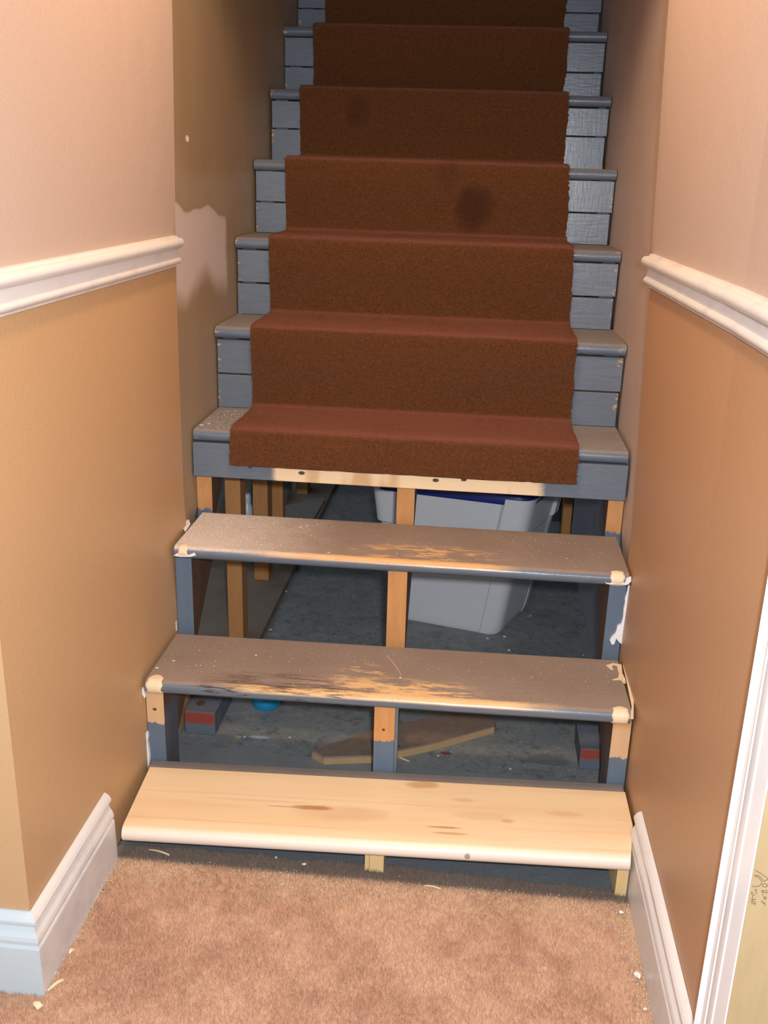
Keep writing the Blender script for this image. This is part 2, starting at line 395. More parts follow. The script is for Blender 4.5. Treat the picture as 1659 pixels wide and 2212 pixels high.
# ------------------------------------------------------------------ setting
def surf(xf, ys, zs_, back, name, mats, flip, kind='structure', label=None, zlow=None):
    """wall whose room face is x = xf(y, z) with real thickness"""
    V = []; F = []; ny, nz = len(ys), len(zs_)
    for k, z in enumerate(zs_):
        for y in ys:
            zz = z if zlow is None else max(z, zlow(y)); V.append((xf(y, zz), y, zz))
    for k, z in enumerate(zs_):
        for y in ys:
            zz = z if zlow is None else max(z, zlow(y)); V.append((back, y, zz))
    N = ny * nz; fm = []
    for k in range(nz - 1):
        for j in range(ny - 1):
            a = k * ny + j; F.append((a, a + 1, a + ny + 1, a + ny)); fm.append(0)
            F.append((N + a, N + a + ny, N + a + ny + 1, N + a + 1)); fm.append(1)
    for k in range(nz - 1):
        a = k * ny; F.append((a, a + ny, N + a + ny, N + a)); fm.append(0)
        a = k * ny + ny - 1; F.append((a, N + a, N + a + ny, a + ny)); fm.append(0)
    for j in range(ny - 1):
        F.append((j, N + j, N + j + 1, j + 1)); fm.append(1)
        a = (nz - 1) * ny + j; F.append((a, a + 1, N + a + 1, N + a)); fm.append(1)
    return mesh(name, V, F, None, kind=kind, mats=mats, fm=fm, label=label)

def interp(v, xs, fs):
    return float(np.interp(v, xs, fs))
def lw(y, z):
    e = interp(z, [.3, .5, .86, 1.08, 1.45, 2.3], [.003, -.004, -.003, .002, .012, .014])
    t = max(0, min(1, (y - .35) / .2)); return .003 * (1 - t) + e * t
def rw(y, z):
    e = interp(z, [0, .3, .5, .8, 1.06, 1.46, 2.3], [.923, .923, .928, .9165, .905, .887, .882])
    t = max(0, min(1, (y + .1) / .58)); return .927 * (1 - t) + e * t
zl_ = [0, .1, .2, .3, .4, .5, .6, .7, .8, .9, 1.0, 1.01, 1.1, 1.2, 1.3, 1.4, 1.5, 1.8, 2.32]
surf(lw, [-.29, -.2, -.1, 0, .1, .2, .3, .4, .5, .55], zl_, -.11, 'wall_left', [m_wall, m_bare], 0)
surf(rw, [-.50, -.4, -.3, -.2, -.1, 0, .1, .2, .3, .4, .46, .497], zl_, 1.04, 'wall_right', [m_wallb, m_bare], 1)
mesh('wall_front', *boxg((-1.6, -.29, 0), (-.11, -.18, 2.32)), m_wallfront, kind='structure')
low = lambda y: .337 + .885 * (y - .607) + .05
surf(lambda y, z: -.0098, [.5502, .7, .9, 1.1, 1.3, 1.6, 2.0, 2.5, 3.3], [0, .4, .6, .8, 1.0, 1.3, 1.7, 2.2, 2.8, 3.4], -.11, 'wall_left.001', [m_stairwall_l, m_bare], 0, zlow=low)
surf(lambda y, z: interp(y, [.60, .66, .85, 1.06, 1.27, 1.48, 1.70], [.9365, .9352, .9345, .9300, .9275, .9200, .9150]), [.4975, .58, .66, .85, 1.06, 1.27, 1.48, 1.7, 2.0, 2.5, 3.3], [0, .4, .6, .8, 1.0, 1.3, 1.7, 2.2, 2.8, 3.4], 1.04, 'wall_right.001', [m_stairwall_r, m_bare], 1, zlow=low)
mesh('wall_light_blocker', *boxg((-.11, .50, 1.80), (1.04, .55, 3.4)), m_wall, kind='structure')  # unseen slab added to shade the upper stairs from the lamp
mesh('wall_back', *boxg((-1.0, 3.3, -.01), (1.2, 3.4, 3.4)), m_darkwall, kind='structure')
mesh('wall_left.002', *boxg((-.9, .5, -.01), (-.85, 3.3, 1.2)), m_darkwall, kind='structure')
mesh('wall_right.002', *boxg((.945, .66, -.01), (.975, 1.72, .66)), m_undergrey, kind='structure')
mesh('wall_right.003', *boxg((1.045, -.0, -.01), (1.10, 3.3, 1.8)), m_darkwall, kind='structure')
mesh('ceiling', *boxg((-1.6, -3.0, 2.32), (2.4, .50, 2.42)), m_ceiling, kind='structure')
mesh('ceiling.001', *boxg((-.11, .55, 3.4), (1.04, 3.3, 3.45)), m_ceiling, kind='structure')

# carpet floor with ragged front edge, concrete floor beyond
random.seed(3)
EDGE = [(-.2, .05), (.02, .042), (.134, .049), (.20, .046), (.262, .050), (.31, .043), (.381, .047), (.447, .047), (.512, .051), (.56, .046), (.627, .044), (.70, .043), (.749, .038), (.821, .041), (.86, .034), (.95, .036), (1.1, .036)]
def edge_y(x): return interp(x, [e[0] for e in EDGE], [e[1] for e in EDGE])
top = [(x, edge_y(x) + random.uniform(-.0022, .0022)) for x in np.linspace(-.1, 1.04, 230)]
ring = [(-1.6, -3.0), (2.4, -3.0), (2.4, -.52), (1.04, -.52)] + [(1.04, -.3)] + top[::-1] + [(-.1, -.2), (-1.6, -.2)]
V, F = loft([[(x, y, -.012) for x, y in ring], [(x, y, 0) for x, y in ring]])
floor = mesh('floor', V, F, m_carpet, kind='structure', label='brown carpet in the hall, its edge cut ragged under the bottom step')
mesh('floor.001', *loft([[(-.95, .4255, z), (1.2, .366, z), (1.2, 3.3, z), (-.95, 3.3, z)] for z in (-.08, -.0125)]), m_conc, kind='structure', label='dark painted concrete under the stairs')
mesh('floor.002', *loft([[(-.95, -.05, z), (1.2, -.05, z), (1.2, .3632, z), (-.95, .4227, z)] for z in (-.08, -.0125)]), m_conc, kind='structure', label='strip of dark floor under the bottom step')
def np_mesh(name, V, F3, mat, parent=None, kind=None, label=None, cat=None):
    me = bpy.data.meshes.new(name); me.vertices.add(len(V)); me.vertices.foreach_set('co', V.astype(np.float32).ravel())
    nf = len(F3); me.loops.add(nf * 3); me.loops.foreach_set('vertex_index', F3.astype(np.int32).ravel())
    me.polygons.add(nf); me.polygons.foreach_set('loop_start', np.arange(0, nf * 3, 3, dtype=np.int32)); me.polygons.foreach_set('loop_total', np.full(nf, 3, dtype=np.int32))
    me.materials.append(mat); me.update(calc_edges=True)
    o = bpy.data.objects.new(name, me); C.collection.objects.link(o)
    if parent: o.parent = parent; o.location = -wloc(parent)
    return props(o, label, cat, None, kind)
rng = np.random.default_rng(5)
n = 150000
bx = rng.uniform(-.12, .925, n); by = rng.uniform(-.50, .052, n)
ok = (by < np.interp(bx, [e[0] for e in EDGE], [e[1] for e in EDGE]) - .001) & ~((bx < .02) & (by > -.306))
ok &= bx < .912
bx, by = bx[ok], by[ok]; n = len(bx)
ang = rng.uniform(0, 6.283, n); ln = rng.uniform(.004, .0085, n); lean = rng.uniform(0, .0045, n); la = rng.uniform(0, 6.283, n)
wd = .0009; V = np.zeros((n, 3, 3))
V[:, 0] = np.stack([bx + np.cos(ang) * wd, by + np.sin(ang) * wd, np.full(n, -.001)], 1)
V[:, 1] = np.stack([bx - np.cos(ang) * wd, by - np.sin(ang) * wd, np.full(n, -.001)], 1)
V[:, 2] = np.stack([bx + np.cos(la) * lean, by + np.sin(la) * lean, ln], 1)
np_mesh('carpet_pile', V.reshape(-1, 3), np.arange(n * 3).reshape(-1, 3), m_pile, floor, 'stuff')
# flat base board lying right behind the bottom tread
f2 = bpy.data.objects['floor.001']
V, F = loft([[(.0, .20, -.0124), (.0, .3958, -.0124), (.0, .3958, -.010), (.0, .20, -.010)], [(.93, .20, -.0124), (.93, .3702, -.0124), (.93, .3702, -.010), (.93, .20, -.010)]])
mesh('base_board', V, F, m_base, bpy.data.objects['floor.002'])
mesh('sole_plate', *boxg((-.30, .70, -.0125), (.078, 2.9, .010)), m_sill, f2)

# ------------------------------------------------------------------ mouldings
BB = [(0, 0), (.0165, 0), (.0155, .084), (.0142, .0875), (.0125, .0885), (.0125, .091), (.0148, .0925), (.0150, .097), (.0135, .103), (.0095, .110), (.0070, .117), (.0068, .122), (.0105, .1235), (.0125, .126), (.0122, .130), (.0095, .1345), (.0060, .138), (.0025, .1402), (0, .1402)]
def side_mould(prof, xf, y0, y1, z0, sgn, n=14, mitre0=0):
    rings = []
    for k in range(n + 1):
        t = k / n; r = []
        for d, h in prof:
            ya = y0 - (d * mitre0); y = ya + (y1 - ya) * t
            r.append((xf(y, z0 + h * .5) + sgn * d, y, z0 + h))
        rings.append(r)
    return loft(rings)
mesh('baseboard_left', *side_mould(BB, lambda y, z: .0035, -.29, .0005, 0, 1, 3, 1), m_trim, kind='structure', label='white moulded baseboard on the left wall, stopping at the bottom step')
rings = [[(-1.6, -.29 - d, h) for d, h in BB], [(.0035 + d, -.29 - d, h) for d, h in BB]]
mesh('baseboard_front', *loft(rings), m_basefront, kind='structure', label='white baseboard facing the hall, mitred at the left corner')
mesh('baseboard_right', *side_mould(BB, lambda y, z: rw(y, 0) - .0005, -.425, .073, 0, -1, 12), m_trim, kind='structure', label='white moulded baseboard on the right wall')
def arc(cx, cz, r, a0, a1, n=7, sx=1.0):
    return [(cx + r * sx * math.cos(math.radians(a0 + (a1 - a0) * i / n)), cz + r * math.sin(math.radians(a0 + (a1 - a0) * i / n))) for i in range(n + 1)]
CR = [(0, 0), (.0050, 0), (.0058, .003), (.0085, .0042)] + arc(.0085, .0115, .0062, -80, 60, 6) + [(.0095, .0185), (.0098, .0235), (.0080, .027), (.0085, .033), (.0125, .0365)] + arc(.0130, .0452, .0088, -70, 95, 8) + [(.0088, .0545), (.0075, .0575), (0, .0582)]
mesh('trim_1', *side_mould(CR, lambda y, z: lw(y, 1.0), -.29, .534, .9795, 1, 12), m_trim, kind='structure', smooth=True, angle=35, label='white chair rail on the left wall')
mesh('trim_2', *side_mould(CR, lambda y, z: rw(y, 1.0), -.425, .478, .9795, -1, 14), m_trim, kind='structure', smooth=True, angle=35, label='white chair rail on the right wall, scuffed')
# door casing on the right wall (vertical moulding) and the raw jamb behind it
CP = [(.000, .008), (.003, .0175), (.008, .0195), (.014, .0165), (.017, .0150), (.038, .0150), (.041, .0165), (.043, .0195), (.046, .0160), (.048, .0160), (.051, .0200), (.056, .0215), (.072, .0215), (.075, .019)]
def vert_mould(prof, x0, y0, z0, z1):
    p = [(0, 0)] + [(a, b) for a, b in prof] + [(prof[-1][0], 0)]
    return loft([[(x0 - b, y0 - a, z) for a, b in p] for z in (z0, z1)])
door = mesh('door_1', *boxg((.906, -.535, 0), (1.04, -.5005, 2.1)), m_casing, kind='structure', label='white jamb edge of the doorway at right')
mesh('door_casing', *vert_mould(CP, .9265, -.4255, 0, 2.1), m_casing, door, smooth=True, angle=25)
mesh('raw_jamb', *boxg((.9075, -.5365, 0), (1.04, -.5351, 2.1)), m_jamb, door, label='bare pine jamb board with an ink stamp')
STAMP = [[(0.9092,0.5047),(0.9157,0.501),(0.9235,0.4957)],[(0.9236,0.4954),(0.92,0.4923)],[(0.9092,0.4987),(0.9133,0.4983),(0.9164,0.4963),(0.9184,0.4938),(0.9195,0.4919),(0.92,0.4923)],[(0.9094,0.4972),(0.9122,0.4969),(0.9149,0.4951),(0.9169,0.4929),(0.9178,0.4903),(0.9173,0.4879),(0.9157,0.486),(0.9131,0.4849),(0.9104,0.4844),(0.9094,0.4857)],[(0.9237,0.4875),(0.9235,0.4865),(0.9227,0.4857),(0.9216,0.4853),(0.9203,0.4854),(0.9193,0.486),(0.9188,0.487),(0.919,0.4881),(0.9198,0.4889),(0.921,0.4893),(0.9222,0.4892),(0.9232,0.4885),(0.9237,0.4875)],[(0.9213,0.4799),(0.9212,0.4791),(0.9207,0.4786),(0.92,0.4785),(0.9194,0.4789),(0.919,0.4797),(0.9191,0.4805),(0.9196,0.481),(0.9203,0.4811),(0.921,0.4807),(0.9213,0.4799)],[(0.9224,0.4814),(0.9238,0.4811),(0.9246,0.4799),(0.9244,0.4787),(0.9232,0.4782),(0.9216,0.4791)],[(0.9206,0.4766),(0.9211,0.4746)],[(0.9248,0.472),(0.9247,0.4711),(0.9241,0.4705),(0.9234,0.4704),(0.9227,0.4709),(0.9223,0.4718),(0.9224,0.4727),(0.9229,0.4734),(0.9237,0.4734),(0.9244,0.4729),(0.9248,0.472)],[(0.9212,0.4684),(0.921,0.467),(0.9224,0.4666),(0.9227,0.4651),(0.9245,0.4656),(0.9247,0.4627)],[(0.9122,0.4808),(0.9143,0.4814)],[(0.9124,0.4807),(0.9143,0.4785),(0.915,0.4757)],[(0.9091,0.4774),(0.9098,0.4754),(0.9111,0.4743),(0.9133,0.4744)],[(0.9098,0.4771),(0.9117,0.4773)],[(0.9112,0.4733),(0.9115,0.4704)],[(0.9094,0.469),(0.9149,0.4691)],[(0.9095,0.466),(0.9147,0.4661)],[(0.9118,0.469),(0.9121,0.4661)],[(0.9113,0.4635),(0.9146,0.4638)],[(0.9148,0.4659),(0.915,0.4622)]]
SMEAR_R3 = [(0.923,0.4395,0.4028),(0.9285,0.4395,0.4085),(0.9271,0.4395,0.4218),(0.9307,0.4395,0.4221),(0.9299,0.4395,0.3952),(0.9291,0.4395,0.368),(0.9277,0.4395,0.3405),(0.9289,0.4395,0.2991),(0.9282,0.4395,0.2767),(0.9252,0.4395,0.2751),(0.9184,0.4395,0.2802),(0.9114,0.4395,0.288),(0.909,0.4395,0.2752),(0.9041,0.4395,0.2735),(0.8994,0.4395,0.2829),(0.9025,0.4395,0.2901),(0.908,0.4395,0.2975),(0.9103,0.4395,0.3047),(0.9111,0.4395,0.3158),(0.918,0.4395,0.3205),(0.9203,0.4395,0.3345),(0.9195,0.4395,0.3537),(0.9206,0.4395,0.3674),(0.9196,0.4395,0.3768),(0.9223,0.4395,0.3919)]
SMEAR_R3N = [(0.8753,0.4235,0.4156),(0.8797,0.4235,0.4133),(0.887,0.4235,0.4138),(0.8939,0.4235,0.4169),(0.9094,0.4235,0.4193),(0.9123,0.4235,0.4155),(0.9142,0.4235,0.4196),(0.9159,0.4235,0.4264),(0.9241,0.4235,0.4296),(0.925,0.4235,0.4204),(0.9208,0.4235,0.4147),(0.9151,0.4235,0.4117),(0.9101,0.4235,0.4127),(0.9052,0.4235,0.4137),(0.8955,0.4235,0.413),(0.8824,0.4235,0.4114),(0.8774,0.4235,0.4124)]
SMEAR_R2T = [(0.8893,0.3907,0.2475),(0.8965,0.3945,0.2475),(0.9034,0.4008,0.2475),(0.9201,0.3967,0.2475),(0.9173,0.3596,0.2475),(0.9198,0.3371,0.2475),(0.9189,0.3215,0.2475),(0.9141,0.3208,0.2475),(0.9109,0.3332,0.2475),(0.8939,0.3307,0.2475),(0.907,0.3402,0.2475),(0.9105,0.3586,0.2475),(0.9103,0.3767,0.2475),(0.911,0.3926,0.2475),(0.9039,0.3942,0.2475),(0.9001,0.3831,0.2475),(0.9013,0.3727,0.2475),(0.8956,0.3758,0.2475)]
SMEAR_R2B = [(0.9228,0.3957,0.2485),(0.9216,0.3382,0.2485),(0.9196,0.2836,0.2485),(0.9177,0.232,0.2485),(0.9093,0.1883,0.2485),(0.9151,0.1892,0.2485),(0.9292,0.2851,0.2485),(0.9332,0.3587,0.2485),(0.9282,0.4024,0.2485)]
SMEAR_L2 = [(0.0024,0.222,0.1251),(0.0057,0.222,0.1207),(0.0067,0.222,0.1128),(0.0042,0.222,0.1063),(0.0066,0.222,0.0841),(0.0072,0.222,0.0681),(0.0057,0.222,0.0519),(0.0017,0.222,0.0434),(0.0015,0.222,0.0676),(0.0017,0.222,0.0997),(0.0005,0.222,0.1155)]
SMEAR_L2B = [(0.0024,0.215,0.2253),(0.0056,0.215,0.221),(0.0091,0.215,0.2075),(0.006,0.215,0.2027),(0.0043,0.215,0.2087),(0.001,0.215,0.213)]
SMEAR_L2C = [(-0.0014,0.215,0.1432),(0.0015,0.215,0.1442),(0.0032,0.215,0.1357),(0.0009,0.215,0.1324),(-0.0018,0.215,0.1353)]
SMEAR_L3 = [(0.0086,0.4232,0.4144),(0.0152,0.4232,0.4199),(0.0391,0.4232,0.4181),(0.0521,0.4232,0.4239),(0.0557,0.4232,0.4185),(0.0453,0.4232,0.4145),(0.0229,0.4232,0.413)]
SMEAR_L3B = [(-0.0058,0.435,0.2796),(-0.0011,0.435,0.2729),(0.0039,0.435,0.2591),(0.004,0.435,0.2396),(-0.0025,0.435,0.2409),(-0.0049,0.435,0.262)]
SMEAR_L4 = [(-0.0121,0.5772,0.434),(-0.0068,0.5884,0.434),(0.0048,0.56,0.434),(0.0073,0.5115,0.434),(-0.0013,0.5294,0.434)]
V = []; F = []
for line in STAMP:
    for (x0, z0), (x1, z1) in zip(line, line[1:]):
        dx, dz = x1 - x0, z1 - z0; L = math.hypot(dx, dz) or 1; h = .00022; px, pz = -dz / L * h, dx / L * h; ex, ez = dx / L * h * .6, dz / L * h * .6
        pts = [(x0 + px - ex, z0 + pz - ez), (x0 - px - ex, z0 - pz - ez), (x1 - px + ex, z1 - pz + ez), (x1 + px + ex, z1 + pz + ez)]
        o = len(V)
        V += [(a, -.5366, b) for a, b in pts] + [(a, -.5369, b) for a, b in pts]
        F += [(o, o + 1, o + 2, o + 3), (o + 4, o + 7, o + 6, o + 5)] + [(o + i, o + (i + 1) % 4, o + 4 + (i + 1) % 4, o + 4 + i) for i in range(4)]
mesh('ink_stamp', V, F, m_ink, door, label='brown ink lumber stamp with heat treatment mark')

# ------------------------------------------------------------------ staircase
stair = empty('staircase', (.46, .23, -.0125), 'steep grey painted wooden staircase with its lower risers removed', 'stairs')
def tread_prof(y0, y1, th, ndiv=8):
    """(y, z) from the back top round the nosing to the back bottom, z relative to the tread top"""
    r = th / 2; p = [(y1, 0), ((y0 + r + y1) / 2, 0)]
    p += [(y0 + r - r * math.sin(math.pi * i / ndiv), -r + r * math.cos(math.pi * i / ndiv)) for i in range(ndiv + 1)]
    return p + [((y0 + r + y1) / 2, -th), (y1, -th)]
TH = .027
def tread(i, y0, y1, mat, name='tread', th=TH, xl=None, xr=None, label=None, nx=14):
    xl = XL[i] if xl is None else xl; xr = XR[i] if xr is None else xr
    pr = tread_prof(y0, y1, th); rings = []
    for k in range(nx + 1):
        x = xl + (xr - xl) * k / nx; w_ = .0009 * mnoise.noise(Vector((x * 9, i * 3.1, 0)))
        rings.append([(x, y + (w_ if y < y0 + .03 else 0), zs(i, x) + z) for y, z in pr])
    return mesh(name, *loft(rings), mat, stair, smooth=True, angle=50, label=label)
# bottom step: new pine board with clipped corners, strip of the old tread behind it
rings = []; nx = 24
pr = tread_prof(0, 1, .030)
for k in range(nx + 1):
    t = k / nx; x0 = .0275 + (.9032 - .0275) * t
    yb = .197
    ring = []
    for a, z in pr:
        if a == 1: y = yb
        elif a > .4: y = .098
        else: y = .0044 + a
        # the board widens towards the back, right front corner clipped round the baseboard
        xa = .0275 - .0115 * max(0, min(1, (y - .0044) / .19)); xb = .9032 + .0148 * max(0, min(1, (y - .010) / .085)); x = xa + (xb - xa) * t
        ring.append((x, y, zs(0, x0) + z))
    rings.append(ring)
mesh('tread', *loft(rings), m_pine, stair, smooth=True, angle=50, label='new unpainted pine bottom tread with rounded nose')
rings = [[(x, y, zs(0, x) - .004 + z) for y, z in ((.1985, 0), (.228, 0), (.228, -.024), (.1985, -.024))] for x in (.010, .3, .6, .918)]
bev(mesh('old_tread', *loft(rings), m_t1old, stair, label='strip of old grey tread left behind the new pine one'), .002)
t2 = tread(1, Y[1], .415, m_t2, label='second tread, grey paint worn to bare and blackened wood')
t3 = tread(2, Y[2], .642, m_t3, label='third tread, dusty grey paint worn to wood along the nose')
for i in range(3, NS): tread(i, Y[i], Y[i + 1] + .034 if i < NS - 1 else Y[i] + .9, m_grey)
# stringers
def stringer(x0, x1, zz, sh=0.0):
    """sawn carriage: one notch after another, the fourth-step notch set over by sh"""
    lo = lambda y: .337 + .885 * (y - .607)
    parts = [boxg((x0, FACE[1], -.0125), (x1, .31, zz(1) - TH - .0005))]
    cuts = [.31] + FACE[2:] + [FACE[-1] + .3]
    for i in range(1, NS):
        ya, yb = cuts[i - 1], cuts[i]; dx = sh if i == 3 else 0
        zt = zz(i) - TH - .0005; a0, a1 = x0 + dx, min(x1 + dx, XR[i] - .008 if x0 > .6 and i > 3 else 9)
        parts.append(loft([[(x, ya, lo(ya)), (x, yb, lo(yb)), (x, yb, zt), (x, ya, zt)] for x in (a0, a1)]))
    return mesh('stringer', *join(parts), m_stringer, stair)
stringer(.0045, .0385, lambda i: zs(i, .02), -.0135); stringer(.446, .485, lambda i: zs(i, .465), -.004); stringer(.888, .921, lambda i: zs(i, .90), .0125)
# thin bracket beside the centre stringer under the second tread
mesh('shim', *boxg((.4855, .232, -.004), (.491, .25, zs(1, .49) - TH - .004)), m_grey, stair)
# light blocks under the new tread
for x0, x1, y0 in ((.463, .488, .032), (.8875, .9065, .026)):
    mesh('support_block', *boxg((x0, y0, -.011), (x1, .19, zs(0, x0) - .0305)), m_newblock, stair)
mesh('support_block', *boxg((.4545, .034, -.011), (.4622, .19, zs(0, .455) - .0305)), m_newblock, stair)
# risers: apron under tread 4 (cut short), two boards under every higher tread
def board(xl, xr, y0, y1, zb, zt, mat, label=None, name='riser_board'):
    rings = []
    for k in range(9):
        x = xl + (xr - xl) * k / 8; j = .0007 * mnoise.noise(Vector((x * 7, y0 * 5, y1 * 31)))
        rings.append([(x, y0 + j, zb(x) if callable(zb) else zb), (x, y1, zb(x) if callable(zb) else zb), (x, y1, zt(x) if callable(zt) else zt), (x, y0 + j, zt(x) if callable(zt) else zt)])
    return bev(mesh(name, *loft(rings), mat, stair, label=label), .0012, 1)
board(-.006, .930, Y[3] - .0035, Y[3] + .0285, lambda x: .5205 + (.5175 - .5205) * x / .92, lambda x: zs(3, x) - TH - .001, m_apron, 'riser board cut short, its bottom edge scraped to bare pine')
random.seed(11)
for i in range(4, NS):
    zb0 = lambda x, i=i: zs(i - 1, x) + .0008; h = RISE - TH
    g = random.uniform(.003, .005); f = .5 + random.uniform(-.02, .03); gt = random.uniform(.0012, .004); dy = random.uniform(-.0015, .0015)
    xo = random.uniform(0, .003)
    board(XL[i] + .001, XR[i] - .004 - xo, Y[i] + .011, Y[i] + .0295, zb0, lambda x, i=i, f=f, h=h: zs(i - 1, x) + h * f - .002, m_grey)
    board(XL[i] + .001 + xo * .5, XR[i] - .002, Y[i] + .011 + dy, Y[i] + .0295, lambda x, i=i, f=f, h=h, g=g: zs(i - 1, x) + h * f + g - .002, lambda x, i=i, gt=gt: zs(i, x) - TH - gt, m_grey)

# filler patches wrapped over the noses
def nose_patch(i, x0, x1, y0, back, down, parent):
    r = TH / 2; n = 12; e = .0007
    path = []
    s = [back * (1 - k / 4) for k in range(4)]
    path += [(y0 + r + q, 0, 1 - .7 * (q / back) ** 2) for q in s]
    for k in range(11):
        a = math.pi * k / 10 * down; path.append((y0 + r - (r + e) * math.sin(a), -r + (r + e) * math.cos(a), 1 - .12 * math.sin(k * 1.3)))
    V = []; F = []; m = 9
    for j, (y, z, wf) in enumerate(path):
        zz = z + e if j < 4 else z
        for k in range(m):
            t = k / (m - 1) * 2 - 1; x = (x0 + x1) / 2 + t * (x1 - x0) / 2 * wf
            bulge = e * (1 - t ** 4)
            ny_, nz_ = (0, 1) if j < 4 else ((y - (y0 + r)) / r, (z + r) / r)
            V.append((x, y + ny_ * (bulge - e), zs(i, x) + zz + nz_ * (bulge - e)))
    for j in range(len(path) - 1):
        for k in range(m - 1): a = j * m + k; F.append((a, a + 1, a + m + 1, a + m))
    o = mesh('filler_patch', V, F, m_filler, parent, smooth=True, label='beige filler patch on the tread nose')
    so = o.modifiers.new('thick', 'SOLIDIFY'); so.thickness = .0012; so.offset = 0
    return o
nose_patch(1, .013, .043, Y[1], .016, .93, t2); nose_patch(1, .882, .911, Y[1], .008, 1.0, t2)
nose_patch(2, .018, .037, Y[2], .004, .62, t3); nose_patch(2, .886, .912, Y[2], .006, .9, t3)
def smear(pts, ext, parent, mat=m_plaster, label=None):
    a = Vector(ext); n = len(pts)
    import bmesh
    bm = bmesh.new(); A = [bm.verts.new(p) for p in pts]; B = [bm.verts.new(Vector(p) + a) for p in pts]
    f1 = bm.faces.new(A); f2_ = bm.faces.new(B[::-1])
    for i in range(n): bm.faces.new((A[i], B[i], B[(i + 1) % n], A[(i + 1) % n]))
    bm.normal_update(); bmesh.ops.triangulate(bm, faces=[f1, f2_]); bm.verts.index_update()
    V = [tuple(v.co) for v in bm.verts]; F = [tuple(v.index for v in f.verts) for f in bm.faces]; bm.free()
    return mesh('plaster_smear', V, F, mat, parent, label=label)
strs = [o for o in bpy.data.objects if o.name.startswith('stringer')]
Wt = 'white plaster smear'
def setz(P, z): return [(p[0], p[1], z) for p in P]
smear(SMEAR_R3, (0, .006, 0), strs[2], label=Wt)
smear(SMEAR_R3N, (0, .004, 0), t3, label=Wt)
smear([(x, y, zs(1, x) - .0005) for x, y, z in SMEAR_R2T], (0, 0, .0016), t2, m_filler, 'cream plaster smear along the wall')
smear([(x, y, zs(1, x) - .0005) for x, y, z in SMEAR_R2B], (0, 0, .0016), t2, m_filler, 'cream plaster smear along the wall')
smear(SMEAR_L2, (0, .008, 0), strs[0], label=Wt); smear(SMEAR_L2B, (0, .006, 0), strs[0], label=Wt); smear(SMEAR_L2C, (0, .006, 0), strs[0], label=Wt)
smear(SMEAR_L3, (0, .004, 0), t3, label=Wt); smear(SMEAR_L3B, (0, .006, 0), strs[0], label=Wt)
smear([(x, y, zs(2, x) - .0005) for x, y, z in SMEAR_L4], (0, 0, .0016), t3, label=Wt)
# torn staples left in the apron board
ap = [o for o in bpy.data.objects if o.name.startswith('riser_board')][0]
random.seed(21)
for cx, cz in ((.527, .541), (.587, .5455), (.2355, .541), (.12, .548)):
    pts = []
    parts = []
    for k in range(5):
        a = random.uniform(0, 3.14); L = random.uniform(.002, .0045); ox, oz = random.uniform(-.002, .002), random.uniform(-.0015, .0015)
        dx, dz = math.cos(a) * L, math.sin(a) * L * .7; nx_, nz_ = -math.sin(a) * .0005, math.cos(a) * .0005
        y0 = Y[3] - .0036; y1 = y0 - random.uniform(.001, .0025)
        x_, z_ = cx + ox, cz + oz
        q = [(x_ - dx + nx_, z_ - dz + nz_), (x_ + dx + nx_, z_ + dz + nz_), (x_ + dx - nx_, z_ + dz - nz_), (x_ - dx - nx_, z_ - dz - nz_)]
        V = [(a_, y0, b_) for a_, b_ in q] + [(a_, y1, b_) for a_, b_ in q]
        parts.append((V, [(0, 1, 2, 3), (4, 7, 6, 5), (0, 4, 5, 1), (1, 5, 6, 2), (2, 6, 7, 3), (3, 7, 4, 0)]))
    mesh('torn_staple', *join(parts), m_nail, ap, label='torn dark staple stub')

# ------------------------------------------------------------------ carpet runner
def runner_path():
    P = []
    P += [(Y[3] - .016, .553), (Y[3] - .0145, .575), (Y[3] - .013, .598)]
    for i in range(3, NS):
        z = (ZL[i] + ZR[i]) / 2; y = Y[i]; hump = .012 if i == 3 else .009
        if i > 3: P += [(y - .007, z - .055), (y - .0085, z - .03)]
        P += [(y - .0095, z - .012), (y - .0055, z + .003), (y + .006, z + hump - .001), (y + .030, z + hump)]
        if i < NS - 1:
            yn = Y[i + 1]
            P += [(y + .11, z + .0085), (yn - .020, z + .0085), (yn - .003, z + .013), (yn + .0025, z + .030), (yn + .002, z + .075)]
        else: P += [(y + .3, z + .009), (y + .8, z + .009)]
    return P
def catmull(P, n=4):
    out = []
    for i in range(len(P) - 1):
        p0 = P[max(i - 1, 0)]; p1 = P[i]; p2 = P[i + 1]; p3 = P[min(i + 2, len(P) - 1)]
        for k in range(n):
            t = k / n; out.append(tuple(.5 * ((2 * p1[a]) + (-p0[a] + p2[a]) * t + (2 * p0[a] - 5 * p1[a] + 4 * p2[a] - p3[a]) * t * t + (-p0[a] + 3 * p1[a] - 3 * p2[a] + p3[a]) * t ** 3) for a in range(2)))
    out.append(P[-1]); return out
path = catmull(runner_path(), 6); rings = []; NX = 60; T_ = .006
random.seed(4)
